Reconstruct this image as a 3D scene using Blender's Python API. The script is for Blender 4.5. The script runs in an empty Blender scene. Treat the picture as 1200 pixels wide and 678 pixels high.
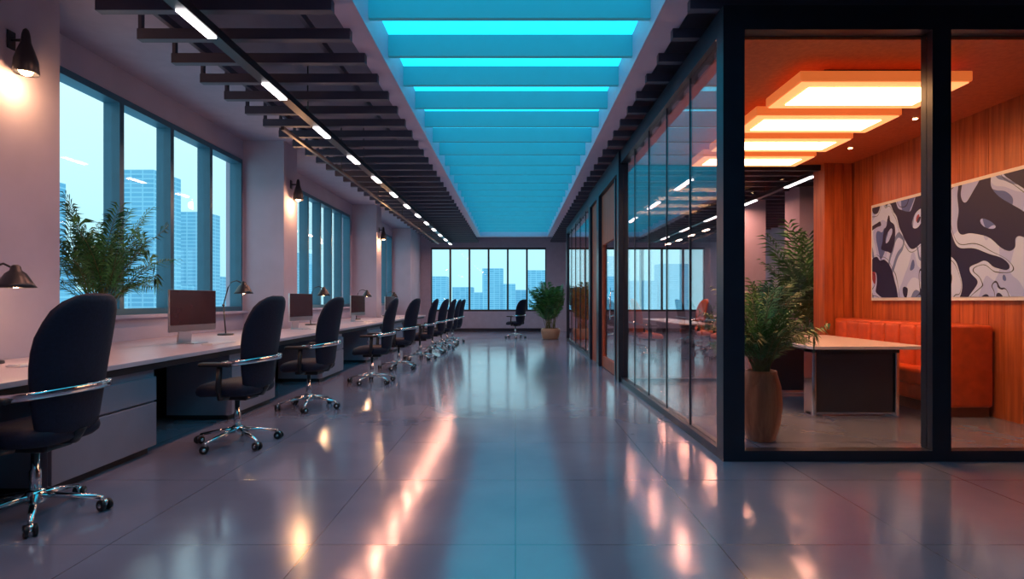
import bpy, bmesh, math, random
from mathutils import Vector, Matrix
random.seed(7)
scene = bpy.context.scene
rnd = random.uniform

# ------------------------------------------------------------------ materials
def new_mat(name):
    m = bpy.data.materials.new(name); m.use_nodes = True
    nt = m.node_tree
    b = nt.nodes.get('Principled BSDF')
    return m, nt, b

def pmat(name, col, rough=0.5, metal=0.0, emis=None, estr=0.0, var=0.08, nscale=6.0, bump=0.0, spec=None, coat=0.0, stretch=(1,1,1)):
    m, nt, b = new_mat(name)
    b.inputs['Roughness'].default_value = rough
    b.inputs['Metallic'].default_value = metal
    if spec is not None: b.inputs['Specular IOR Level'].default_value = spec
    if coat: b.inputs['Coat Weight'].default_value = coat; b.inputs['Coat Roughness'].default_value = 0.1
    tc = nt.nodes.new('ShaderNodeTexCoord'); mp = nt.nodes.new('ShaderNodeMapping')
    mp.inputs['Scale'].default_value = stretch
    nt.links.new(tc.outputs['Object'], mp.inputs['Vector'])
    n = nt.nodes.new('ShaderNodeTexNoise'); n.inputs['Scale'].default_value = nscale; n.inputs['Detail'].default_value = 4
    nt.links.new(mp.outputs['Vector'], n.inputs['Vector'])
    r = nt.nodes.new('ShaderNodeValToRGB')
    r.color_ramp.elements[0].position = 0.3; r.color_ramp.elements[1].position = 0.7
    r.color_ramp.elements[0].color = (*[c*(1-var) for c in col], 1)
    r.color_ramp.elements[1].color = (*[min(1, c*(1+var)) for c in col], 1)
    nt.links.new(n.outputs['Fac'], r.inputs['Fac'])
    nt.links.new(r.outputs['Color'], b.inputs['Base Color'])
    if bump:
        bp = nt.nodes.new('ShaderNodeBump'); bp.inputs['Strength'].default_value = bump; bp.inputs['Distance'].default_value = 0.01
        nt.links.new(n.outputs['Fac'], bp.inputs['Height']); nt.links.new(bp.outputs['Normal'], b.inputs['Normal'])
    if emis:
        b.inputs['Emission Color'].default_value = (*emis, 1); b.inputs['Emission Strength'].default_value = estr
    return m

def glass_mat(name, f0=.05, tint=(1, 1, 1), gl=(1, 1, 1), rough=0.0):
    m = bpy.data.materials.new(name); m.use_nodes = True; nt = m.node_tree
    nt.nodes.clear()
    out = nt.nodes.new('ShaderNodeOutputMaterial'); mix = nt.nodes.new('ShaderNodeMixShader')
    tr = nt.nodes.new('ShaderNodeBsdfTransparent'); tr.inputs['Color'].default_value = (*tint, 1)
    g = nt.nodes.new('ShaderNodeBsdfGlossy'); g.inputs['Roughness'].default_value = rough; g.inputs['Color'].default_value = (*gl, 1)
    lw = nt.nodes.new('ShaderNodeLayerWeight'); lw.inputs['Blend'].default_value = 0.5
    pw = nt.nodes.new('ShaderNodeMath'); pw.operation = 'POWER'; pw.inputs[1].default_value = 5
    nt.links.new(lw.outputs['Facing'], pw.inputs[0])
    mr = nt.nodes.new('ShaderNodeMapRange'); mr.inputs['To Min'].default_value = f0; mr.inputs['To Max'].default_value = 1
    nt.links.new(pw.outputs[0], mr.inputs['Value'])
    nt.links.new(mr.outputs[0], mix.inputs[0]); nt.links.new(tr.outputs[0], mix.inputs[1]); nt.links.new(g.outputs[0], mix.inputs[2])
    nt.links.new(mix.outputs[0], out.inputs[0])
    return m

def floor_mat():
    m, nt, b = new_mat('polished_tile')
    tc = nt.nodes.new('ShaderNodeTexCoord')
    sep = nt.nodes.new('ShaderNodeSeparateXYZ'); nt.links.new(tc.outputs['Object'], sep.inputs[0])
    def line(sock, off):
        a = nt.nodes.new('ShaderNodeMath'); a.operation = 'ADD'; a.inputs[1].default_value = off; nt.links.new(sock, a.inputs[0])
        w = nt.nodes.new('ShaderNodeMath'); w.operation = 'PINGPONG'; w.inputs[1].default_value = 0.5; nt.links.new(a.outputs[0], w.inputs[0])
        l = nt.nodes.new('ShaderNodeMath'); l.operation = 'LESS_THAN'; l.inputs[1].default_value = 0.0028; nt.links.new(w.outputs[0], l.inputs[0])
        return l.outputs[0]
    lx = line(sep.outputs['X'], 50.0); ly = line(sep.outputs['Y'], 50.23)
    mx = nt.nodes.new('ShaderNodeMath'); mx.operation = 'MAXIMUM'; nt.links.new(lx, mx.inputs[0]); nt.links.new(ly, mx.inputs[1])
    n = nt.nodes.new('ShaderNodeTexNoise'); n.inputs['Scale'].default_value = 1.3; n.inputs['Detail'].default_value = 6
    nt.links.new(tc.outputs['Object'], n.inputs['Vector'])
    r = nt.nodes.new('ShaderNodeValToRGB')
    r.color_ramp.elements[0].position = 0.3; r.color_ramp.elements[0].color = (0.155, 0.175, 0.265, 1)
    r.color_ramp.elements[1].position = 0.75; r.color_ramp.elements[1].color = (0.21, 0.225, 0.33, 1)
    nt.links.new(n.outputs['Fac'], r.inputs['Fac'])
    mixc = nt.nodes.new('ShaderNodeMix'); mixc.data_type = 'RGBA'
    nt.links.new(mx.outputs[0], mixc.inputs['Factor']); nt.links.new(r.outputs['Color'], mixc.inputs['A'])
    mixc.inputs['B'].default_value = (0.07, 0.07, 0.10, 1)
    nt.links.new(mixc.outputs['Result'], b.inputs['Base Color'])
    rr = nt.nodes.new('ShaderNodeMapRange'); rr.inputs['To Min'].default_value = 0.09; rr.inputs['To Max'].default_value = 0.20
    nt.links.new(n.outputs['Fac'], rr.inputs['Value']); nt.links.new(rr.outputs[0], b.inputs['Roughness'])
    b.inputs['IOR'].default_value = 2.8
    n2 = nt.nodes.new('ShaderNodeTexNoise'); n2.inputs['Scale'].default_value = 5; n2.inputs['Detail'].default_value = 2
    nt.links.new(tc.outputs['Object'], n2.inputs['Vector'])
    bp = nt.nodes.new('ShaderNodeBump'); bp.inputs['Strength'].default_value = 0.15; bp.inputs['Distance'].default_value = 0.01
    nt.links.new(n2.outputs['Fac'], bp.inputs['Height']); nt.links.new(bp.outputs['Normal'], b.inputs['Normal'])
    return m

def wood_mat(name, c1, c2, rough=0.35):
    m, nt, b = new_mat(name)
    tc = nt.nodes.new('ShaderNodeTexCoord'); mp = nt.nodes.new('ShaderNodeMapping')
    mp.inputs['Scale'].default_value = (9, 9, 0.5)
    nt.links.new(tc.outputs['Object'], mp.inputs['Vector'])
    n = nt.nodes.new('ShaderNodeTexNoise'); n.inputs['Scale'].default_value = 2.5; n.inputs['Detail'].default_value = 8; n.inputs['Distortion'].default_value = 0.4
    nt.links.new(mp.outputs['Vector'], n.inputs['Vector'])
    r = nt.nodes.new('ShaderNodeValToRGB')
    r.color_ramp.elements[0].position = 0.35; r.color_ramp.elements[0].color = (*c1, 1)
    r.color_ramp.elements[1].position = 0.65; r.color_ramp.elements[1].color = (*c2, 1)
    nt.links.new(n.outputs['Fac'], r.inputs['Fac']); nt.links.new(r.outputs['Color'], b.inputs['Base Color'])
    b.inputs['Roughness'].default_value = rough
    return m

def art_mat():
    m, nt, b = new_mat('abstract_painting')
    tc = nt.nodes.new('ShaderNodeTexCoord'); mp = nt.nodes.new('ShaderNodeMapping')
    mp.inputs['Rotation'].default_value = (.5, 0, 0)
    mp.inputs['Scale'].default_value = (1, 1.0, 0.75); mp.inputs['Location'].default_value = (0, 3.3, 1.7)
    nt.links.new(tc.outputs['Object'], mp.inputs['Vector'])
    def nz(scale, dist, det=.6, off=0):
        n = nt.nodes.new('ShaderNodeTexNoise'); n.noise_dimensions = '4D'; n.inputs['W'].default_value = off
        n.inputs['Scale'].default_value = scale; n.inputs['Detail'].default_value = det; n.inputs['Distortion'].default_value = dist
        nt.links.new(mp.outputs['Vector'], n.inputs['Vector']); return n
    def ramp(n, cols):
        r = nt.nodes.new('ShaderNodeValToRGB'); cr = r.color_ramp; cr.interpolation = 'CONSTANT'
        cr.elements[0].position = 0; cr.elements[0].color = (*cols[0][1], 1)
        cr.elements[1].position = cols[1][0]; cr.elements[1].color = (*cols[1][1], 1)
        for p, c in cols[2:]:
            e = cr.elements.new(p); e.color = (*c, 1)
        nt.links.new(n.outputs['Fac'], r.inputs['Fac']); return r
    base = ramp(nz(1.3, 1.2, 1, 0), [(0, (.07, .13, .42)), (.37, (.34, .46, .92)), (.43, (.46, .62, 1.0)), (.52, (.12, .20, .50)), (.56, (.42, .56, 1.0)), (.63, (.30, .04, .08))])
    ink = ramp(nz(1.15, 1.9, .8, 5), [(0, (1, 1, 1)), (.40, (0, 0, 0)), (.43, (1, 1, 1)), (.44, (0, 0, 0)), (.56, (1, 1, 1)), (.66, (0, 0, 0))])
    mx = nt.nodes.new('ShaderNodeMix'); mx.data_type = 'RGBA'
    nt.links.new(ink.outputs['Color'], mx.inputs['Factor']); nt.links.new(base.outputs['Color'], mx.inputs['A']); mx.inputs['B'].default_value = (.008, .012, .07, 1)
    nt.links.new(mx.outputs['Result'], b.inputs['Base Color'])
    b.inputs['Roughness'].default_value = 0.5
    return m

def tower_mat():
    m, nt, b = new_mat('hazy_tower')
    tc = nt.nodes.new('ShaderNodeTexCoord'); sep = nt.nodes.new('ShaderNodeSeparateXYZ'); nt.links.new(tc.outputs['Object'], sep.inputs[0])
    ad = nt.nodes.new('ShaderNodeMath'); ad.operation = 'ADD'
    nt.links.new(sep.outputs['X'], ad.inputs[0]); nt.links.new(sep.outputs['Y'], ad.inputs[1])
    cb = nt.nodes.new('ShaderNodeCombineXYZ'); nt.links.new(ad.outputs[0], cb.inputs[0]); nt.links.new(sep.outputs['Z'], cb.inputs[1])
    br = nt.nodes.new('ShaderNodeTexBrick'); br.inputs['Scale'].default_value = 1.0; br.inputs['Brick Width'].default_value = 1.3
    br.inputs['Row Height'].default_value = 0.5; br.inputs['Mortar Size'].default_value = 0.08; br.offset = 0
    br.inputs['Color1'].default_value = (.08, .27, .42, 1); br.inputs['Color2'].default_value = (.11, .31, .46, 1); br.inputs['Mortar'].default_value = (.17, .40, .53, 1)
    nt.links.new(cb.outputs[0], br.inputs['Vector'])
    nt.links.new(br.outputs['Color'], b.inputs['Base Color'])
    nt.links.new(br.outputs['Color'], b.inputs['Emission Color']); b.inputs['Emission Strength'].default_value = 0.55  # distance haze put into the facade colour as a pale blue self-glow
    b.inputs['Roughness'].default_value = 0.8
    return m

M = {}
M['floor'] = floor_mat()
M['wall'] = pmat('wall_paint', (.43, .40, .52), 0.7, var=.06, nscale=2.5, bump=.15)
M['wallend'] = pmat('end_wall_paint', (.33, .34, .46), 0.7, var=.05)
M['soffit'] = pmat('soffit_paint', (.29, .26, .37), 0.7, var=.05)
M['ceil'] = pmat('ceiling_paint', (.14, .12, .19), 0.8, var=.05)
M['slat'] = pmat('slat_metal', (.065, .07, .115), 0.5, var=.05)
M['rail'] = pmat('skylight_frame_paint', (.54, .44, .60), 0.5, var=.03)
M['beam'] = pmat('skylight_beam_glow_paint', (.085, .32, .42), 0.5, var=.03, emis=(.01, .28, .38), estr=.25)  # teal paint plus added cyan self-glow, so the far beams look lit
M['sky'] = pmat('skylight_panel_cyan', (.05, .5, .6), 0.5, emis=(0.008, .40, .56), estr=2.3)
M['led'] = pmat('led_white', (.9, .9, .9), 0.5, emis=(1, .93, .95), estr=6)
M['ledc'] = pmat('led_cyan_white', (.9, .9, .9), 0.5, emis=(.6, .95, 1), estr=2.0)
M['warmbulb'] = pmat('bulb_warm', (.9, .7, .5), 0.5, emis=(1, .62, .28), estr=25)
M['black'] = pmat('black_metal', (.018, .02, .03), 0.35, var=.1)
M['frame'] = pmat('partition_frame_metal', (.018, .025, .045), 0.35, metal=.3, var=.1)
M['winframe'] = pmat('window_frame_metal', (.04, .14, .22), 0.4, metal=.2, var=.05)
M['glass'] = glass_mat('partition_glass', .09, (.96, .95, .96), (1, .97, .98))
M['gfront'] = glass_mat('front_glass', .015, (.98, .98, .98))
M['winglass'] = glass_mat('window_glass', .004, (.98, 1, 1))
M['wood'] = wood_mat('orange_wood', (.34, .068, .018), (.57, .14, .038))
M['woodc'] = wood_mat('ceiling_wood', (.50, .10, .032), (.60, .14, .045), .5)
M['doorwood'] = wood_mat('door_wood', (.24, .04, .018), (.38, .08, .03), .5)
M['lampw'] = pmat('lamp_diffuser_bright', (.9, .7, .5), 0.5, emis=(1, .47, .18), estr=19)
M['lampr'] = pmat('lamp_rim_peach', (.9, .5, .2), 0.5, emis=(1, .38, .13), estr=1.3)
M['lampo'] = pmat('lamp_edge_orange', (.8, .3, .1), 0.5, emis=(1, .20, .04), estr=.55)
M['navy'] = pmat('navy_upholstery', (.005, .010, .030), 0.6, var=.2, nscale=60, bump=.15, spec=.25)
M['tan'] = pmat('orange_upholstery', (.50, .12, .045), 0.5, var=.15, nscale=40)
M['plastic'] = pmat('black_plastic', (.010, .011, .018), 0.4, spec=.35)
M['chrome'] = pmat('chrome', (.75, .76, .8), 0.12, metal=1, var=.02)
M['desk'] = pmat('desk_laminate', (.54, .46, .54), 0.3, var=.04)
M['deskdark'] = pmat('desk_dark_panel', (.015, .015, .025), 0.5)
M['cab'] = pmat('drawer_lacquer', (.21, .21, .29), 0.4, var=.04)
M['alu'] = pmat('aluminium', (.6, .6, .64), 0.3, metal=.9, var=.02)
M['screen'] = pmat('monitor_screen', (.025, .011, .016), 0.12, var=.3, emis=(.07, .03, .035), estr=.2)
M['white'] = pmat('white_plastic', (.75, .75, .78), 0.35, var=.02)
M['leaf'] = pmat('palm_leaf', (.055, .20, .055), 0.45, var=.5, nscale=8)
M['leaf2'] = pmat('palm_leaf_dark', (.025, .12, .04), 0.45, var=.5, nscale=8)
M['stem'] = pmat('palm_stem', (.10, .12, .04), 0.6, var=.3)
M['soil'] = pmat('soil', (.03, .02, .012), 0.9, var=.5, nscale=40, bump=.5)
M['pot'] = wood_mat('pot_walnut', (.24, .08, .038), (.42, .16, .08), .35)
M['potw'] = pmat('pot_ceramic', (.32, .20, .13), 0.4)
M['leather'] = pmat('orange_leather', (.62, .09, .02), 0.35, var=.15, nscale=10, bump=.2)
M['leatherd'] = pmat('brown_leather', (.16, .045, .02), 0.4, var=.15, nscale=10, bump=.2)
M['table'] = pmat('table_top', (.72, .66, .70), 0.25, var=.03)
M['tabled'] = pmat('table_pedestal', (.03, .03, .045), 0.45)
M['art'] = art_mat()
M['tower'] = tower_mat()

# ------------------------------------------------------------------ mesh builder
class MB:
    def __init__(s): s.bm = bmesh.new(); s.mats = []
    def mi(s, m):
        if m not in s.mats: s.mats.append(m)
        return s.mats.index(m)
    def merge(s, t, m, smooth):
        i = s.mi(m)
        for f in t.faces: f.material_index = i; f.smooth = smooth
        me = bpy.data.meshes.new('tmp'); t.to_mesh(me); t.free(); s.bm.from_mesh(me); bpy.data.meshes.remove(me)
    def box(s, x0, x1, y0, y1, z0, z1, m, bevel=0, seg=2, mtx=None, smooth=False):
        t = bmesh.new(); bmesh.ops.create_cube(t, size=1)
        for v in t.verts:
            v.co = Vector(((x0+x1)/2+v.co.x*(x1-x0), (y0+y1)/2+v.co.y*(y1-y0), (z0+z1)/2+v.co.z*(z1-z0)))
        if bevel: bmesh.ops.bevel(t, geom=list(t.edges), offset=bevel, segments=seg, profile=.5, affect='EDGES')
        if mtx is not None: bmesh.ops.transform(t, matrix=mtx, verts=t.verts)
        s.merge(t, m, smooth)
    def grid_rings(s, rings, m, smooth=True, cap=True):
        t = bmesh.new(); vr = [[t.verts.new(p) for p in r] for r in rings]
        n = len(rings[0])
        for a, b in zip(vr[:-1], vr[1:]):
            for i in range(n):
                t.faces.new((a[i], a[(i+1) % n], b[(i+1) % n], b[i]))
        if cap:
            t.faces.new(vr[0][::-1]); t.faces.new(vr[-1])
        bmesh.ops.recalc_face_normals(t, faces=t.faces)
        s.merge(t, m, smooth)
    def tube(s, pts, r, m, seg=10, flat=None, smooth=True):
        pts = [Vector(p) for p in pts]; rings = []
        n = len(pts)
        for i, p in enumerate(pts):
            d = (pts[min(i+1, n-1)]-pts[max(i-1, 0)]).normalized()
            up = Vector((0, 0, 1)) if abs(d.z) < .9 else Vector((1, 0, 0))
            a = d.cross(up).normalized(); b = a.cross(d).normalized()
            rr = r[i] if isinstance(r, (list, tuple)) else r
            fa, fb = flat if flat else (1, 1)
            rings.append([p + a*math.cos(k*2*math.pi/seg)*rr*fa + b*math.sin(k*2*math.pi/seg)*rr*fb for k in range(seg)])
        s.grid_rings(rings, m, smooth)
    def lathe(s, prof, c, m, seg=24, smooth=True, cap=True):
        c = Vector(c)
        rings = [[c+Vector((r*math.cos(k*2*math.pi/seg), r*math.sin(k*2*math.pi/seg), z)) for k in range(seg)] for r, z in prof]
        s.grid_rings(rings, m, smooth, cap)
    def sphere(s, c, r, m):
        t = bmesh.new(); bmesh.ops.create_uvsphere(t, u_segments=14, v_segments=10, radius=r)
        bmesh.ops.translate(t, vec=Vector(c), verts=t.verts); s.merge(t, m, True)
    def quadface(s, pts, m):
        vs = [s.bm.verts.new(p) for p in pts]; f = s.bm.faces.new(vs); f.material_index = s.mi(m); return f
    def mesh(s, name):
        me = bpy.data.meshes.new(name); s.bm.to_mesh(me); s.bm.free()
        for m in s.mats: me.materials.append(m)
        return me
    def finish(s, name, loc=(0, 0, 0), rot=0, parent=None):
        return place(s.mesh(name), name, loc, rot, parent)

def place(me, name, loc=(0, 0, 0), rot=0, parent=None):
    o = bpy.data.objects.new(name, me); scene.collection.objects.link(o)
    o.location = loc; o.rotation_euler = (0, 0, rot)
    if parent: o.parent = parent
    return o
def empty(name, loc=(0, 0, 0), rot=0):
    o = bpy.data.objects.new(name, None); scene.collection.objects.link(o); o.location = loc; o.rotation_euler = (0, 0, rot)
    o.empty_display_size = .1
    return o
def light(name, kind, loc, energy, col, parent=None, size=.1, rot=None, spot=None, size_y=None):
    l = bpy.data.lights.new(name, kind); l.energy = energy; l.color = col
    if kind in ('POINT', 'SPOT'): l.shadow_soft_size = size
    if kind == 'SPOT' and spot: l.spot_size = spot; l.spot_blend = .8
    if kind == 'AREA': l.shape = 'RECTANGLE'; l.size = size; l.size_y = size_y or size
    o = bpy.data.objects.new(name, l); scene.collection.objects.link(o); o.location = loc
    if rot: o.rotation_euler = rot
    if parent: o.parent = parent
    return o

# ------------------------------------------------------------------ room shell
YB, YE, XR = -3.0, 22.0, 8.0
b = MB(); b.box(-4.6, XR+.2, YB-.2, YE+.2, -.2, 0, M['floor']); b.finish('floor')

wins = [(5.3, 8.95), (10.3, 14.8), (16.2, 19.8)]
b = MB()
b.box(-4.6, -4.35, YB, YE, 0, 1.04, M['wall']); b.box(-4.6, -4.35, YB, YE, 3.44, 4.05, M['wall'])
prev = YB
for w0, w1 in wins+[(YE, YE)]:
    b.box(-4.6, -4.35, prev, w0, 1.04, 3.44, M['wall']); prev = w1
b.box(-4.35, -3.9, YB, 4.82, 0, 3.75, M['wall'])            # near pier
b.box(-4.35, -3.7, 9.0, 9.55, 0, 3.75, M['wall'])
b.box(-4.35, -3.7, 15.0, 15.55, 0, 3.75, M['wall'])
b.box(-4.35, -3.7, 19.9, YE, 0, 3.75, M['wall'])
b.finish('wall_left')
# end wall with openings
b = MB()
W0, W1, WZ0, WZ1 = -3.3, 1.2, .78, 3.27
b.box(-4.6, XR+.2, YE, YE+.25, 0, WZ0, M['wallend']); b.box(-4.6, XR+.2, YE, YE+.25, WZ1, 4.05, M['wallend'])
b.box(-4.6, W0, YE, YE+.25, WZ0, WZ1, M['wallend']); b.box(W1, 2.4, YE, YE+.25, WZ0, WZ1, M['wallend']); b.box(7.4, XR+.2, YE, YE+.25, WZ0, WZ1, M['wallend'])
b.finish('wall_back')
b = MB(); b.box(XR, XR+.2, YB, YE, 0, 4.05, M['wallend']); b.finish('wall_right')
b = MB(); b.box(-4.6, XR+.2, YB-.2, YB, 0, 4.05, M['wallend']); b.finish('wall_front')

b = MB()
b.box(-4.6, -1.4, YB, YE, 3.95, 4.12, M['ceil']); b.box(1.3, XR+.2, YB, YE, 3.95, 4.12, M['ceil'])
b.box(-1.4, 1.3, 20.2, YE, 3.95, 4.12, M['ceil']); b.box(-1.4, 1.3, YB, -2, 3.95, 4.12, M['ceil'])
b.box(-1.4, 1.3, -2, 20.2, 4.06, 4.12, M['ceil'])
b.finish('ceiling')
b = MB(); b.box(-4.35, -3.2, YB, YE, 3.75, 3.95, M['soffit']); b.finish('ceiling_soffit')

# ceiling slats
b = MB()
ys = 4.32 - .475*13
while ys < 21.8:
    b.box(-3.2, -1.40, ys-.035, ys+.035, 3.41, 3.50, M['slat'])
    b.box(-3.2, -3.17, ys-.02, ys+.02, 3.50, 3.75, M['slat'])
    b.box(1.33, XR-.02, ys-.035, ys+.035, 3.42, 3.50, M['slat'])
    ys += .475
for xx in (-2.9, -1.75): b.box(xx-.02, xx+.02, YB, YE, 3.50, 3.56, M['slat'])
b.finish('ceiling_slats')

# skylight
b = MB()
b.box(-1.45, -1.25, -2, 20.3, 3.5, 4.0, M['rail']); b.box(1.15, 1.38, -2, 20.3, 3.5, 4.0, M['rail'])
b.box(-1.45, 1.38, 20.2, 20.4, 3.5, 4.0, M['rail']); b.box(-1.45, 1.38, -2.1, -2, 3.5, 4.0, M['rail'])
yb = 5.53-.745*10
while yb < 20.1:
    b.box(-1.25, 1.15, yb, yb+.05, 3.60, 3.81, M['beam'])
    b.box(-1.2, 1.1, yb+.36, yb+.372, 3.80, 3.812, M['ledc'])
    yb += .745
b.box(-1.26, 1.16, -2, 20.2, 3.82, 3.85, M['sky'])
b.finish('skylight')

# windows left
def window(name, axis, a0, a1, z0, z1, pos, nm, depth=.16, fr=M['winframe']):
    b = MB()
    def bx(u0, u1, p0, p1, zz0, zz1, m):
        if axis == 'Y': b.box(p0, p1, u0, u1, zz0, zz1, m)
        else: b.box(u0, u1, p0, p1, zz0, zz1, m)
    p0, p1 = pos, pos+depth
    bx(a0, a1, p0, p1, z0, z0+.07, fr); bx(a0, a1, p0, p1, z1-.07, z1, fr)
    for i in range(nm+1):
        u = a0+(a1-a0)*i/nm
        u0 = max(a0, u-.035); u1 = min(a1, u+.035)
        bx(u0, u1, p0, p1, z0+.07, z1-.07, fr)
    mid = (p0+p1)/2
    bx(a0+.03, a1-.03, mid-.005, mid+.005, z0+.03, z1-.03, M['winglass'])
    b.finish(name)
window('window_1', 'Y', 5.3, 8.95, 1.04, 3.44, -4.52, 4, .18)
window('window_2', 'Y', 10.3, 14.8, 1.04, 3.44, -4.52, 6, .18)
window('window_3', 'Y', 16.2, 19.8, 1.04, 3.44, -4.52, 4, .18)
window('window_4', 'X', W0, W1, WZ0, WZ1, YE+.02, 6, .12, M['black'])
window('window_5', 'X', 2.4, 7.4, WZ0, WZ1, YE+.02, 6, .12, M['black'])
b = MB()
for w0, w1 in wins: b.box(-4.36, -4.26, w0-.03, w1+.03, 1.0, 1.04, M['wall'], .008)
b.finish('trim_1')
b = MB(); b.box(-3.7, 1.6, YE-.03, YE, 0, .12, M['frame']); b.finish('baseboard_back')

# ------------------------------------------------------------------ conference room
GX = 1.55
b = MB()
F = M['frame']
b.box(GX, GX+.16, 4.2, 4.34, 0, 3.40, F)               # corner post
b.box(GX, GX+.10, 4.34, 8.3, 0, .07, F); b.box(GX, GX+.12, 4.34, 8.3, 3.22, 3.40, F)
b.box(GX-.03, GX+.12, 8.3, 8.45, 0, 3.40, F)
for i in range(1, 5):
    y = 4.34+(8.3-4.34)*i/5; b.box(GX+.035, GX+.055, y-.006, y+.006, .07, 3.22, F)
b.box(GX+.04, GX+.05, 4.34, 8.3, .07, 3.22, M['glass'])
b.finish('glass_partition_wall')
b = MB()
b.box(GX+.16, 5.2, 4.2, 4.32, 3.22, 3.40, F); b.box(GX+.16, 5.2, 4.2, 4.30, 0, .08, F)
b.box(3.11, 3.25, 4.2, 4.32, .08, 3.22, F); b.box(4.95, 5.2, 4.2, 4.32, .08, 3.22, F)
b.box(GX+.16, 3.11, 4.255, 4.265, .08, 3.22, M['gfront']); b.box(3.25, 4.95, 4.255, 4.265, .08, 3.22, M['gfront'])
b.finish('glass_partition_wall')
b = MB()
b.box(GX+.12, 4.5, 8.3, 8.38, 3.12, 3.20, F); b.box(GX+.12, 4.5, 8.3, 8.38, 0, .05, F)
b.box(GX+.12, 4.5, 8.335, 8.345, .05, 3.12, M['gfront'])
b.finish('glass_partition_wall')
# wood wall: planked
b = MB()
y = 4.34
while y < 8.3:
    y2 = min(y+.19, 8.3); b.box(4.92, 5.1, y, y2-.006, 0, 3.2, M['wood']); y += .19
b.box(4.95, 5.15, 4.34, 8.5, 0, 3.2, M['wood'])
x = 4.5
while x < 4.92: b.box(x, x+.13, 8.2, 8.5, 0, 3.2, M['wood']); x += .14
b.finish('wall_wood_panelling')
b = MB(); b.box(GX+.12, 5.15, 4.32, 8.5, 3.2, 3.36, M['woodc']); b.finish('ceiling_conference_room')

for i, (y0, y1) in enumerate(((4.70, 5.36), (5.56, 6.14), (6.36, 6.92), (7.14, 7.68))):
    b = MB(); x0, x1 = 2.38, 3.82; z = 3.02
    b.box(x0, x1, y0, y1, z+.012, z+.10, M['lampo'], .01)
    b.box(x0+.02, x1-.02, y0+.02, y1-.02, z+.002, z+.02, M['lampr'])
    b.box(x0+.13, x1-.13, y0+.12, y1-.12, z-.004, z+.02, M['lampw'])
    b.box(x0+.3, x1-.3, y0+.18, y1-.18, z+.10, 3.2, M['frame'])
    b.finish('ceiling_lamp')
b = MB()
for (x, y) in ((4.4, 6.2), (4.4, 7.4)):
    b.lathe([(.022, 3.195), (.026, 3.203)], (x, y, 0), M['warmbulb'], 12)
b.finish('recessed_downlight')

# painting
b = MB()
b.box(4.875, 4.915, 4.95, 7.72, 1.20, 2.50, M['white'], .006)
b.box(4.865, 4.877, 4.99, 7.68, 1.24, 2.46, M['art'])
b.finish('framed_painting')

# sofa
sofa = empty('leather_sofa', (0, 0, 0))
b = MB(); b.box(4.42, 4.88, 5.80, 8.12, 0.0, .12, M['leatherd']); b.finish('plinth', parent=sofa)
b = MB(); b.box(4.36, 4.88, 5.96, 8.14, .12, .30, M['leather'], .03, 3, smooth=True)
n = 4
for i in range(n):
    y0 = 5.96+(2.18)*i/n; b.box(4.30, 4.80, y0+.004, y0+2.18/n-.004, .29, .46, M['leather'], .045, 4, smooth=True)
b.finish('seat', parent=sofa)
b = MB(); n = 8
for i in range(n):
    y0 = 5.96+2.18*i/n; b.box(4.60, 4.80, y0+.003, y0+2.18/n-.003, .42, .93, M['leather'], .05, 4, smooth=True)
b.box(4.70, 4.90, 5.9, 8.16, .12, .90, M['leather'], .02, smooth=True)
b.box(4.62, 4.90, 5.9, 8.16, .89, .95, M['leather'], .028, 3, smooth=True)
b.finish('backrest', parent=sofa)
b = MB(); b.box(4.44, 4.90, 5.76, 5.97, .10, .945, M['leather'], .035, 4, smooth=True); b.finish('arm_end', parent=sofa)

# table
table = empty('conference_table')
b = MB(); b.box(3.03, 4.22, 5.74, 7.62, .70, .735, M['table'], .006); b.finish('top', parent=table)
b = MB()
for y0 in (5.84, 7.28):
    b.box(3.12, 3.92, y0, y0+.14, .04, .66, M['tabled'], .01)
    b.box(3.07, 3.11, y0-.02, y0+.16, 0, .70, M['chrome'], .008); b.box(3.93, 3.97, y0-.02, y0+.16, 0, .70, M['chrome'], .008)
    b.box(3.07, 3.97, y0-.02, y0+.16, .66, .70, M['tabled'])
    b.box(3.07, 3.97, y0+.02, y0+.12, 0.015, .04, M['chrome'])
b.box(3.4, 3.6, 5.98, 7.28, .62, .70, M['tabled'])
b.finish('pedestals', parent=table)

# door section and 2nd partition
b = MB()
b.box(GX-.03, GX+.12, 8.45, 11.7, 3.10, 3.40, F)
b.box(GX, GX+.12, 8.75, 8.85, 0, 3.1, F)
b.box(GX-.03, GX+.12, 10.3, 10.55, 0, 3.10, F)
b.box(GX+.02, GX+.10, 8.45, 8.75, 0, 3.1, M['doorwood']); b.box(GX+.02, GX+.10, 10.55, 11.5, 0, 3.1, M['doorwood'])
b.box(GX-.03, GX+.12, 11.5, 11.7, 0, 3.10, F)
b.finish('trim_2')
b = MB()
b.box(GX+.03, GX+.08, 8.86, 10.29, 2.3, 3.09, M['doorwood'])
b.box(GX+.03, GX+.08, 8.86, 8.98, .01, 2.3, M['doorwood']); b.box(GX+.03, GX+.08, 10.17, 10.29, .01, 2.3, M['doorwood'])
b.box(GX+.03, GX+.08, 8.98, 10.17, .01, .2, M['doorwood']); b.box(GX+.03, GX+.08, 8.98, 10.17, 2.2, 2.3, M['doorwood'])
b.box(GX+.05, GX+.06, 8.98, 10.17, .2, 2.2, M['glass'])
b.tube([(GX-.03, 9.05, .9), (GX-.03, 9.05, 1.4)], .012, M['chrome']); b.tube([(GX-.03, 9.05, .95), (GX+.03, 9.05, .95)], .008, M['chrome']); b.tube([(GX-.03, 9.05, 1.35), (GX+.03, 9.05, 1.35)], .008, M['chrome'])
b.finish('door_1')
b = MB()
b.box(GX, GX+.10, 11.7, 17.0, 0, .07, F); b.box(GX, GX+.12, 11.7, 17.0, 3.22, 3.40, F); b.box(GX, GX+.12, 17.0, 17.15, 0, 3.40, F)
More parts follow.
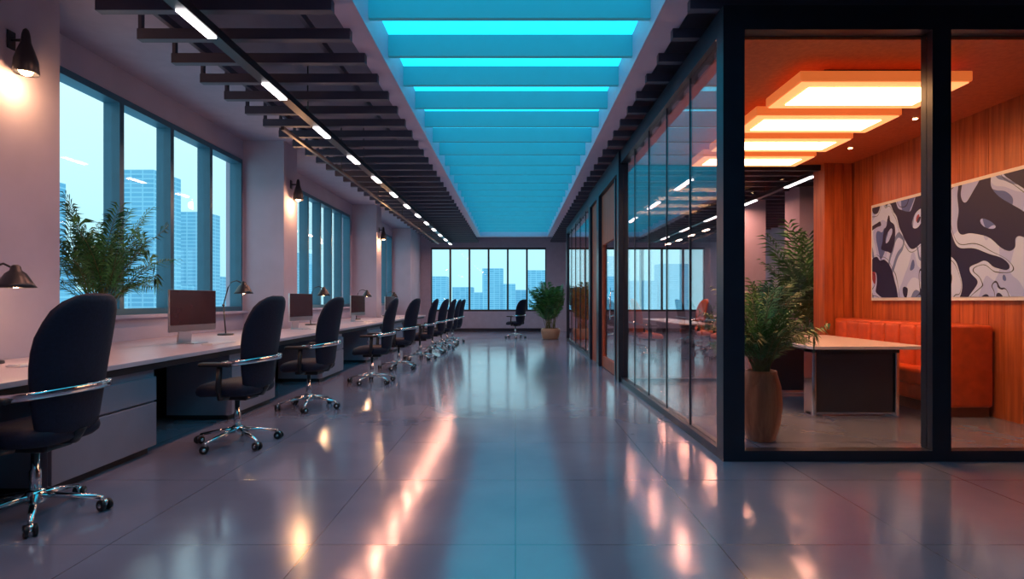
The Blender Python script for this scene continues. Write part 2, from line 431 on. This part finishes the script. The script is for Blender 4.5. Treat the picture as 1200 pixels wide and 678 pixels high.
for i in range(1, 5):
    y = 11.7+5.3*i/5; b.box(GX+.03, GX+.06, y-.012, y+.012, .07, 3.22, F)
b.box(GX+.04, GX+.05, 11.7, 17.0, .07, 3.22, M['glass'])
b.finish('glass_partition_wall')
b = MB()
b.box(GX+.12, 2.75, 17.0, 17.15, 0, 3.4, M['wood']); b.finish('wall_wood_divider')
b = MB(); b.box(5.0, 5.6, 12.6, 13.2, 0, 3.95, M['wall']); b.finish('column')
b = MB(); b.box(5.55, 6.15, 11.0, 11.6, 0, 3.95, M['soffit']); b.finish('column')

# ------------------------------------------------------------------ track light
PINK = (1, .40, .25)
def track(x, y0, y1, first, step, ln, rods, e, col=PINK):
    p = empty('track_light')
    b = MB()
    b.box(x-.05, x+.05, y0, y1, 3.27, 3.34, M['black'])
    for k in rods: b.tube([(x, k, 3.34), (x, k, 3.95)], .008, M['black'], 6)
    b.finish('rail', parent=p)
    b = MB(); k = first; i = 0
    while k+ln < y1:
        b.box(x-.035, x+.035, k, k+ln, 3.255, 3.272, M['led'])
        light('led_light', 'AREA', (x, k+ln/2, 3.25), e, col, p, .09, (0, 0, 0), None, ln)
        k += step
    b.finish('led_strips', parent=p)
ro = [4.32-.475*13+.2375+.475*j for j in range(2, 50, 5)]
track(-2.38, -1.0, 21.0, 4.0-1.36*3, 1.36, .42, [r for r in ro if -1 < r < 21], 12)
track(4.95, 9.2, 20.0, 9.4, 2.2, .9, [r for r in ro if 9.3 < r < 19.8], 30)
track(3.0, 9.2, 16.5, 9.6, 2.2, .9, [r for r in ro if 9.3 < r < 16.4], 26)
b = MB()
b.box(-2.75, -2.71, 6.6, 20.0, 3.2, 3.24, M['black'])
for k in [r for r in ro if 6.7 < r < 20]: b.tube([(-2.73, k, 3.24), (-2.73, k, 3.95)], .008, M['black'], 6)
b.finish('suspended_rail')

# ------------------------------------------------------------------ wall sconces
def sconce(x, y, z, wallx, e):
    p = empty('wall_sconce', (x, y, z))
    b = MB()
    b.lathe([(.008, .25), (.02, .235), (.028, .20), (.034, .14), (.055, .08), (.078, .0), (.085, -.09), (.08, -.10), (.07, -.08), (.06, 0.0), (.02, .06)], (0, 0, 0), M['black'], 24)
    b.tube([(0, 0, .16), (wallx-x, 0, .16)], .011, M['black'], 8)
    b.box(wallx-x, wallx-x+.012, -.035, .035, .09, .23, M['black'], .004)
    b.finish('shade', parent=p)
    b = MB(); b.sphere((0, 0, -.065), .05, M['warmbulb']); b.finish('bulb', parent=p)
    light('sconce_light', 'POINT', (0.04, 0, -.18), e, (1, .50, .22), p, .06)
sconce(-3.78, 4.35, 3.05, -3.9, 12)
sconce(-3.58, 9.28, 2.95, -3.7, 16)
sconce(-3.58, 15.28, 2.95, -3.7, 16)

# ------------------------------------------------------------------ desk
desk = empty('long_workstation_desk')
b = MB()
b.box(-3.68, -2.80, 1.2, 17.6, .715, .75, M['desk'], .004)
b.box(-4.34, -3.68, 4.83, 8.99, .715, .75, M['desk']); b.box(-4.34, -3.68, 9.56, 14.99, .715, .75, M['desk']); b.box(-4.34, -3.68, 15.56, 17.6, .715, .75, M['desk'])
b.box(-3.89, -3.68, 1.2, 4.83, .715, .75, M['desk'])
b.finish('worktop', parent=desk)
b = MB()
b.box(-3.66, -2.84, 1.2, 17.58, .66, .714, M['deskdark']); b.box(-3.66, -3.62, 1.2, 17.58, .0, .66, M['deskdark'])
b.finish('frame', parent=desk)
b = MB()
for y0 in (1.7, 3.45, 5.65, 8.3, 10.9, 13.2, 15.4):
    y1 = y0+1.02
    b.box(-3.5, -2.87, y0, y1, .05, .66, M['cab']); b.box(-3.45, -2.90, y0+.03, y1-.03, 0, .05, M['deskdark'])
    b.box(-2.87, -2.845, y0+.005, y1-.005, .06, .40, M['cab'], .004); b.box(-2.87, -2.845, y0+.005, y1-.005, .415, .60, M['cab'], .004)
b.finish('drawer_units', parent=desk)

# ------------------------------------------------------------------ monitors / keyboards / lamps
def monitor_mesh():
    b = MB()
    b.box(-.012, .012, -.32, .32, .13, .56, M['alu'], .004)
    b.box(.0125, .0145, -.318, .318, .20, .558, M['screen'])
    b.box(.0125, .014, -.318, .318, .132, .199, M['alu'])
    b.grid_rings([[(x-.03, y, z) for (x, y, z) in ((-.02, -.09, 0.30), (.0, -.09, .30), (.0, .09, .30), (-.02, .09, .30))],
                  [(-.10, -.09, .12), (-.085, -.09, .12), (-.085, .09, .12), (-.10, .09, .12)],
                  [(-.12, -.09, .012), (-.10, -.09, .012), (-.10, .09, .012), (-.12, .09, .012)]], M['alu'], False)
    b.box(-.12, .10, -.10, .10, 0, .012, M['alu'], .004)
    return b.mesh('desktop_monitor')
mm = monitor_mesh()
b = MB(); b.box(-.06, .06, -.21, .21, 0, .012, M['white'], .003)
for r in range(5):
    for c in range(13):
        b.box(-.052+r*.021, -.034+r*.021, -.20+c*.031, -.174+c*.031, .012, .016, M['white'])
kb = b.mesh('computer_keyboard')
mons = [5.92, 8.9, 12.1, 15.2]
for i, y in enumerate(mons):
    place(mm, 'desktop_monitor', (-3.39, y, .75), math.radians(-11))
    place(kb, 'computer_keyboard', (-3.10, y-.02, .75), math.radians(-5))
place(kb, 'computer_keyboard', (-3.35, 4.0, .75), math.radians(-10))

def desk_lamp(x, y, lit=6):
    p = empty('desk_lamp', (x, y, .75), 0)
    b = MB()
    b.lathe([(.10, 0), (.10, .012), (.095, .02), (.015, .024)], (0, 0, 0), M['black'])
    b.tube([(0, 0, .02), (-.03, 0, .38)], .009, M['black'], 8)
    b.sphere((-.03, 0, .39), .018, M['black'])
    b.tube([(-.03, 0, .39), (.04, -.02, .62), (.09, -.03, .69), (.16, -.04, .71), (.23, -.05, .68)], .008, M['black'], 8)
    b.finish('stand', parent=p)
    b = MB()
    b.lathe([(.015, .10), (.028, .09), (.035, .06), (.06, .04), (.10, -.03), (.12, -.06), (.115, -.06), (.09, -.03), (.04, .03)], (.26, -.055, .60), M['black'], 24)
    b.tube([(.23, -.05, .68), (.26, -.055, .69)], .01, M['black'], 8)
    b.finish('shade', parent=p)
    b = MB(); b.sphere((.26, -.055, .565), .028, M['warmbulb']); b.finish('bulb', parent=p)
    light('lamp_light', 'POINT', (.26, -.055, .52), lit, (1, .55, .28), p, .03)
for y in (4.0, 7.35, 10.4, 13.4, 16.4): desk_lamp(-3.78 if y > 5 else -3.76, y)

# ------------------------------------------------------------------ office chair
def chair_meshes(up='navy'):
    U = M[up]; parts = {}
    b = MB(); rings = []; N = 26
    T = [0, .01, .04, .1, .2, .3, .4, .5, .6, .7, .8, .88, .94, .98, 1.0]
    for t in T:
        z = .47+.77*t
        cx = .215+.02*math.sin(t*math.pi*1.1)-.03*math.sin(max(0, t-.1)*math.pi)+.16*t**1.25
        w = .19+.075*math.sin(min(1, t*1.55)*math.pi/2) if t < .65 else .265-.085*((t-.65)/.35)**1.6
        th = .052-.012*t
        e = min(1, (1-t)/.12) if t > .88 else (min(1, t/.05) if t < .05 else 1)
        s = math.sqrt(max(0.0, 1-(1-e)**2)); s = max(s, .12)
        w *= (.35+.65*s); th *= s
        ring = []
        for k in range(N):
            a = 2*math.pi*k/N
            yy = w*math.copysign(abs(math.cos(a))**.8, math.cos(a)); xx = th*math.copysign(abs(math.sin(a))**.8, math.sin(a))
            ring.append((cx+xx-.075*(yy/.26)**2, yy, z))
        rings.append(ring)
    b.grid_rings(rings, U); parts['backrest'] = b.mesh('backrest')
    b = MB(); rings = []; N = 32
    for z, s in ((.43, .80), (.435, .90), (.455, .98), (.48, 1), (.51, .98), (.53, .90), (.54, .75), (.542, .4)):
        ring = []
        for k in range(N):
            a = 2*math.pi*k/N; c, sn = math.cos(a), math.sin(a)
            x = .26*s*math.copysign(abs(c)**.55, c); y = .255*s*math.copysign(abs(sn)**.55, sn)
            ring.append((x-.01, y, z-(.03*max(0, -x/.26)**2)))
        rings.append(ring)
    b.grid_rings(rings, U)
    b.box(-.12, .14, -.10, .10, .38, .44, M['plastic'], .015)
    b.tube([(.12, 0, .42), (.22, 0, .43), (.26, 0, .50)], .03, M['plastic'], 8, flat=(1.3, .6))
    parts['seat'] = b.mesh('seat')
    b = MB()
    for sg in (-1, 1):
        b.tube([(.02, sg*.16, .42), (.02, sg*.27, .43), (.03, sg*.30, .50), (.04, sg*.30, .68)], .018, M['plastic'], 8, flat=(1, 1.4))
        b.box(-.12, .14, sg*.30-.04, sg*.30+.04, .68, .712, M['plastic'], .014, 3, smooth=True)
    band = []
    for k in range(25):
        a = -math.pi/2+math.pi*k/24
        band.append((.06+.275*math.cos(a)**.8 if math.cos(a) > 1e-4 else .06, .30*math.sin(a), .70+.03*math.cos(a) if True else 0))
    b.tube(band, .013, M['chrome'], 8, flat=(.6, 1.7))
    parts['armrests'] = b.mesh('armrests')
    b = MB()
    b.lathe([(.028, .10), (.028, .26), (.02, .27), (.02, .40)], (0, 0, 0), M['chrome'], 16)
    b.lathe([(.045, .085), (.05, .10), (.045, .15), (.03, .16)], (0, 0, 0), M['chrome'], 16)
    for i in range(5):
        a = 2*math.pi*i/5+.35; c, s = math.cos(a), math.sin(a)
        b.tube([(c*.03, s*.03, .125), (c*.17, s*.17, .105), (c*.31, s*.31, .078)], [.024, .019, .014], M['chrome'], 8, flat=(1, .8))
        b.tube([(c*.31, s*.31, .085), (c*.31, s*.31, .045)], .01, M['chrome'], 8)
        px, py = c*.325, s*.325
        q = a+.9+i; d = Vector((math.cos(q), math.sin(q), 0))
        for sg in (-1, 1):
            c0 = Vector((px, py, .033))+d*(.010*sg); c1 = Vector((px, py, .033))+d*(.030*sg)
            b.tube([c0, c0+(c1-c0)*.15, c0+(c1-c0)*.85, c1], [.028, .033, .033, .027], M['plastic'], 16)
            b.tube([c1, c1+d*(.002*sg)], .013, M['chrome'], 10)
        b.tube([Vector((px, py, .045))-d*.012, Vector((px, py, .045))+d*.012], .022, M['chrome'], 10)
    parts['base'] = b.mesh('base')
    return parts
CP = chair_meshes()
CT = chair_meshes('tan')
def chair(x, y, rot=0.0, spin=0.0, parts=None, name='office_chair'):
    p = empty(name, (x, y, 0), math.radians(rot))
    for k, me in (parts or CP).items():
        o = place(me, k, (0, 0, 0), math.radians(spin) if k == 'base' else 0, p)
chs = [(-2.66, 3.12, -1, 0), (-2.33, 4.72, -6, 20), (-2.31, 6.3, -4, 50), (-2.10, 8.25, 5, 10), (-2.06, 9.95, -8, 30), (-1.95, 11.5, 3, 0),
       (-1.90, 12.9, -5, 20), (-1.86, 14.1, 0, 40), (-1.84, 15.2, 6, 10), (-1.82, 16.3, -4, 0)]
for c in chs: chair(*c)
chair(0.0, 18.2, -35, 0)
for (x, y, r) in ((2.75, 11.6, 180), (2.8, 12.7, 175), (4.3, 11.5, 10), (4.35, 12.6, -8), (4.3, 13.7, 4), (2.9, 13.9, 185)):
    chair(x, y, r, 10, CT, 'meeting_chair')
mt = empty('meeting_table')
b = MB()
b.box(3.2, 3.9, 11.0, 14.3, .72, .75, M['table'], .006); b.finish('top', parent=mt)
b = MB()
for y in (11.6, 13.7):
    b.box(3.5, 3.6, y-.3, y+.3, 0, .72, M['tabled'], .01)
b.finish('legs', parent=mt)

# ------------------------------------------------------------------ plants
def palm(name, loc, pot, base_z, nf, L, leafL, seed, xlim=None, lean=(0.1, .75), lw=.022, ysq=1.0, spread=.08, mats=('leaf', 'leaf2'), t0=.35, nl=18, ylim=None):
    R = random.Random(seed)
    b = MB()
    pot(b)
    X0, Y0 = loc[0], loc[1]
    def cl(p):
        p = Vector(p)
        if xlim is not None: p.x = min(max(p.x, xlim[0]-X0+.01), xlim[1]-X0-.01)
        if ylim is not None: p.y = min(max(p.y, ylim[0]-Y0+.01), ylim[1]-Y0-.01)
        return p
    for i in range(nf):
        az = 2*math.pi*(i+R.uniform(-.4, .4))/nf*2.618
        ln = R.uniform(*lean); LL = L*R.uniform(.6, 1.05)
        ox, oy = R.uniform(-spread, spread), R.uniform(-spread, spread)
        h = Vector((math.cos(az), math.sin(az)*ysq, 0))
        dr = R.uniform(.15, .5)
        pts = []
        n = 14
        for k in range(n+1):
            t = k/n
            pts.append(Vector((ox, oy, base_z))+h*(LL*(math.sin(ln)*t*(.4+.6*t)+.12*t*t))+Vector((0, 0, LL*(t*math.cos(ln*.7)-dr*t**3*ln*1.2))))
        pts = [cl(p) for p in pts]
        b.tube(pts[::2], [.006-.0045*j/7 for j in range(len(pts[::2]))], M['stem'], 5)
        side = Vector((-math.sin(az), math.cos(az), 0))
        lm = M[mats[0]] if R.random() < .6 else M[mats[1]]
        for j in range(nl):
            t = t0+(1-t0)*j/(nl-1)
            f = t*n; k = min(int(f), n-1); p = pts[k].lerp(pts[k+1], f-k)
            tg = (pts[k+1]-pts[k])
            if tg.length < 1e-5: continue
            tg.normalize()
            ll = leafL*(.55+.45*math.sin(math.pi*(j+1)/(nl+1)))*R.uniform(.8, 1.2)
            for sg in (-1, 1):
                d = (side*sg*.75+tg*.8+Vector((0, 0, R.uniform(-.25, .15)))).normalized()
                up = d.cross(tg)
                if up.length < 1e-4: continue
                wv = d.cross(up.normalized()).normalized()*lw*.5
                mid = p+d*ll*.4+Vector((0, 0, .01)); tip = p+d*ll-Vector((0, 0, ll*.28))
                b.quadface([cl(p), cl(mid+wv), cl(tip), cl(mid-wv)], lm)
    return b.finish(name, loc)
def pot_vase(b):
    b.lathe([(.10, 0), (.115, .01), (.155, .16), (.17, .32), (.16, .46), (.13, .57), (.125, .60), (.11, .60), (.115, .56)], (0, 0, 0), M['pot'], 28)
    b.lathe([(.112, .54), (.112, .565)], (0, 0, 0), M['soil'], 20)
def pot_small(b):
    b.lathe([(.08, 0), (.09, .01), (.115, .24), (.12, .26), (.105, .26), (.10, .23)], (0, 0, 0), M['potw'], 24)
    b.lathe([(.102, .21), (.102, .235)], (0, 0, 0), M['soil'], 20)
def pot_big(b):
    b.lathe([(.22, 0), (.26, .02), (.30, .22), (.30, .30), (.27, .34), (.25, .34), (.25, .30)], (0, 0, 0), M['potw'], 24)
    b.lathe([(.25, .28), (.25, .305)], (0, 0, 0), M['soil'], 20)
palm('potted_palm', (-4.04, 5.47, .751), pot_small, .22, 46, 1.28, .22, 3, xlim=(-4.33, -3.60), lean=(.02, .8), lw=.017, t0=.36, nl=22, spread=.06, ylim=(4.9, 6.3))
palm('potted_palm', (2.12, 4.86, 0), pot_vase, .55, 52, .84, .18, 5, xlim=(1.68, 2.5), lean=(.02, 1.0), lw=.016, t0=.28, nl=20, spread=.05, ylim=(4.4, 5.5))
palm('potted_palm', (1.10, 17.6, 0), pot_big, .28, 50, 1.5, .36, 9, xlim=(.4, 1.5), lean=(.05, .5), lw=.045, spread=.15)
palm('potted_palm', (5.25, 9.9, 0), pot_big, .28, 40, 2.3, .4, 11, lean=(.05, .35), lw=.04, spread=.15, ylim=(8.7, 10.9))
palm('potted_palm', (4.4, 9.6, 0), pot_big, .28, 36, 1.5, .3, 12, lean=(.05, .5), lw=.035, spread=.12, ylim=(8.7, 11))

# ------------------------------------------------------------------ city
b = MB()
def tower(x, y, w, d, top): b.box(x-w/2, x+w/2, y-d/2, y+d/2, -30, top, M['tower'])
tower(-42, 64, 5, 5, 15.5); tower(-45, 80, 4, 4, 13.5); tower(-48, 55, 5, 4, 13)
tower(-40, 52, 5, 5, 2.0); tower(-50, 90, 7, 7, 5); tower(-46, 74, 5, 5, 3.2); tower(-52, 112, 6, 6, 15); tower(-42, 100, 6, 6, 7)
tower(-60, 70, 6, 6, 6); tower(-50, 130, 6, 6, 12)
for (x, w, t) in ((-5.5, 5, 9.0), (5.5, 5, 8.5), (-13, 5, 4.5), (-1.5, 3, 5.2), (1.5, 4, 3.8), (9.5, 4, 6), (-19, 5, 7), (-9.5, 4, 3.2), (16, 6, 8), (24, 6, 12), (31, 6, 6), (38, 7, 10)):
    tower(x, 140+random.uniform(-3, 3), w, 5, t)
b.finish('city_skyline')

# ------------------------------------------------------------------ world + lights
w = bpy.data.worlds.new('dusk_sky'); scene.world = w; w.use_nodes = True; nt = w.node_tree
bg = nt.nodes['Background']
tc = nt.nodes.new('ShaderNodeTexCoord'); sp = nt.nodes.new('ShaderNodeSeparateXYZ'); nt.links.new(tc.outputs['Generated'], sp.inputs[0])
rp = nt.nodes.new('ShaderNodeValToRGB'); nt.links.new(sp.outputs['Z'], rp.inputs[0])
rp.color_ramp.elements[0].position = 0; rp.color_ramp.elements[0].color = (.36, .72, .84, 1)
rp.color_ramp.elements[1].position = .45; rp.color_ramp.elements[1].color = (.64, .92, 1, 1)
nt.links.new(rp.outputs[0], bg.inputs[0]); bg.inputs[1].default_value = 1.3

scene.view_settings.view_transform = 'Standard'
scene.view_settings.look = 'None'
scene.view_settings.exposure = 0.1

# ------------------------------------------------------------------ camera
cam = bpy.data.cameras.new('camera'); co = bpy.data.objects.new('camera', cam); scene.collection.objects.link(co)
co.location = (0, 0, 1.2); co.rotation_euler = (math.radians(90), 0, 0)
cam.sensor_width = 36; cam.lens = 19.8; cam.shift_x = -4/1200; cam.shift_y = 13/1200; cam.clip_end = 500
scene.camera = co
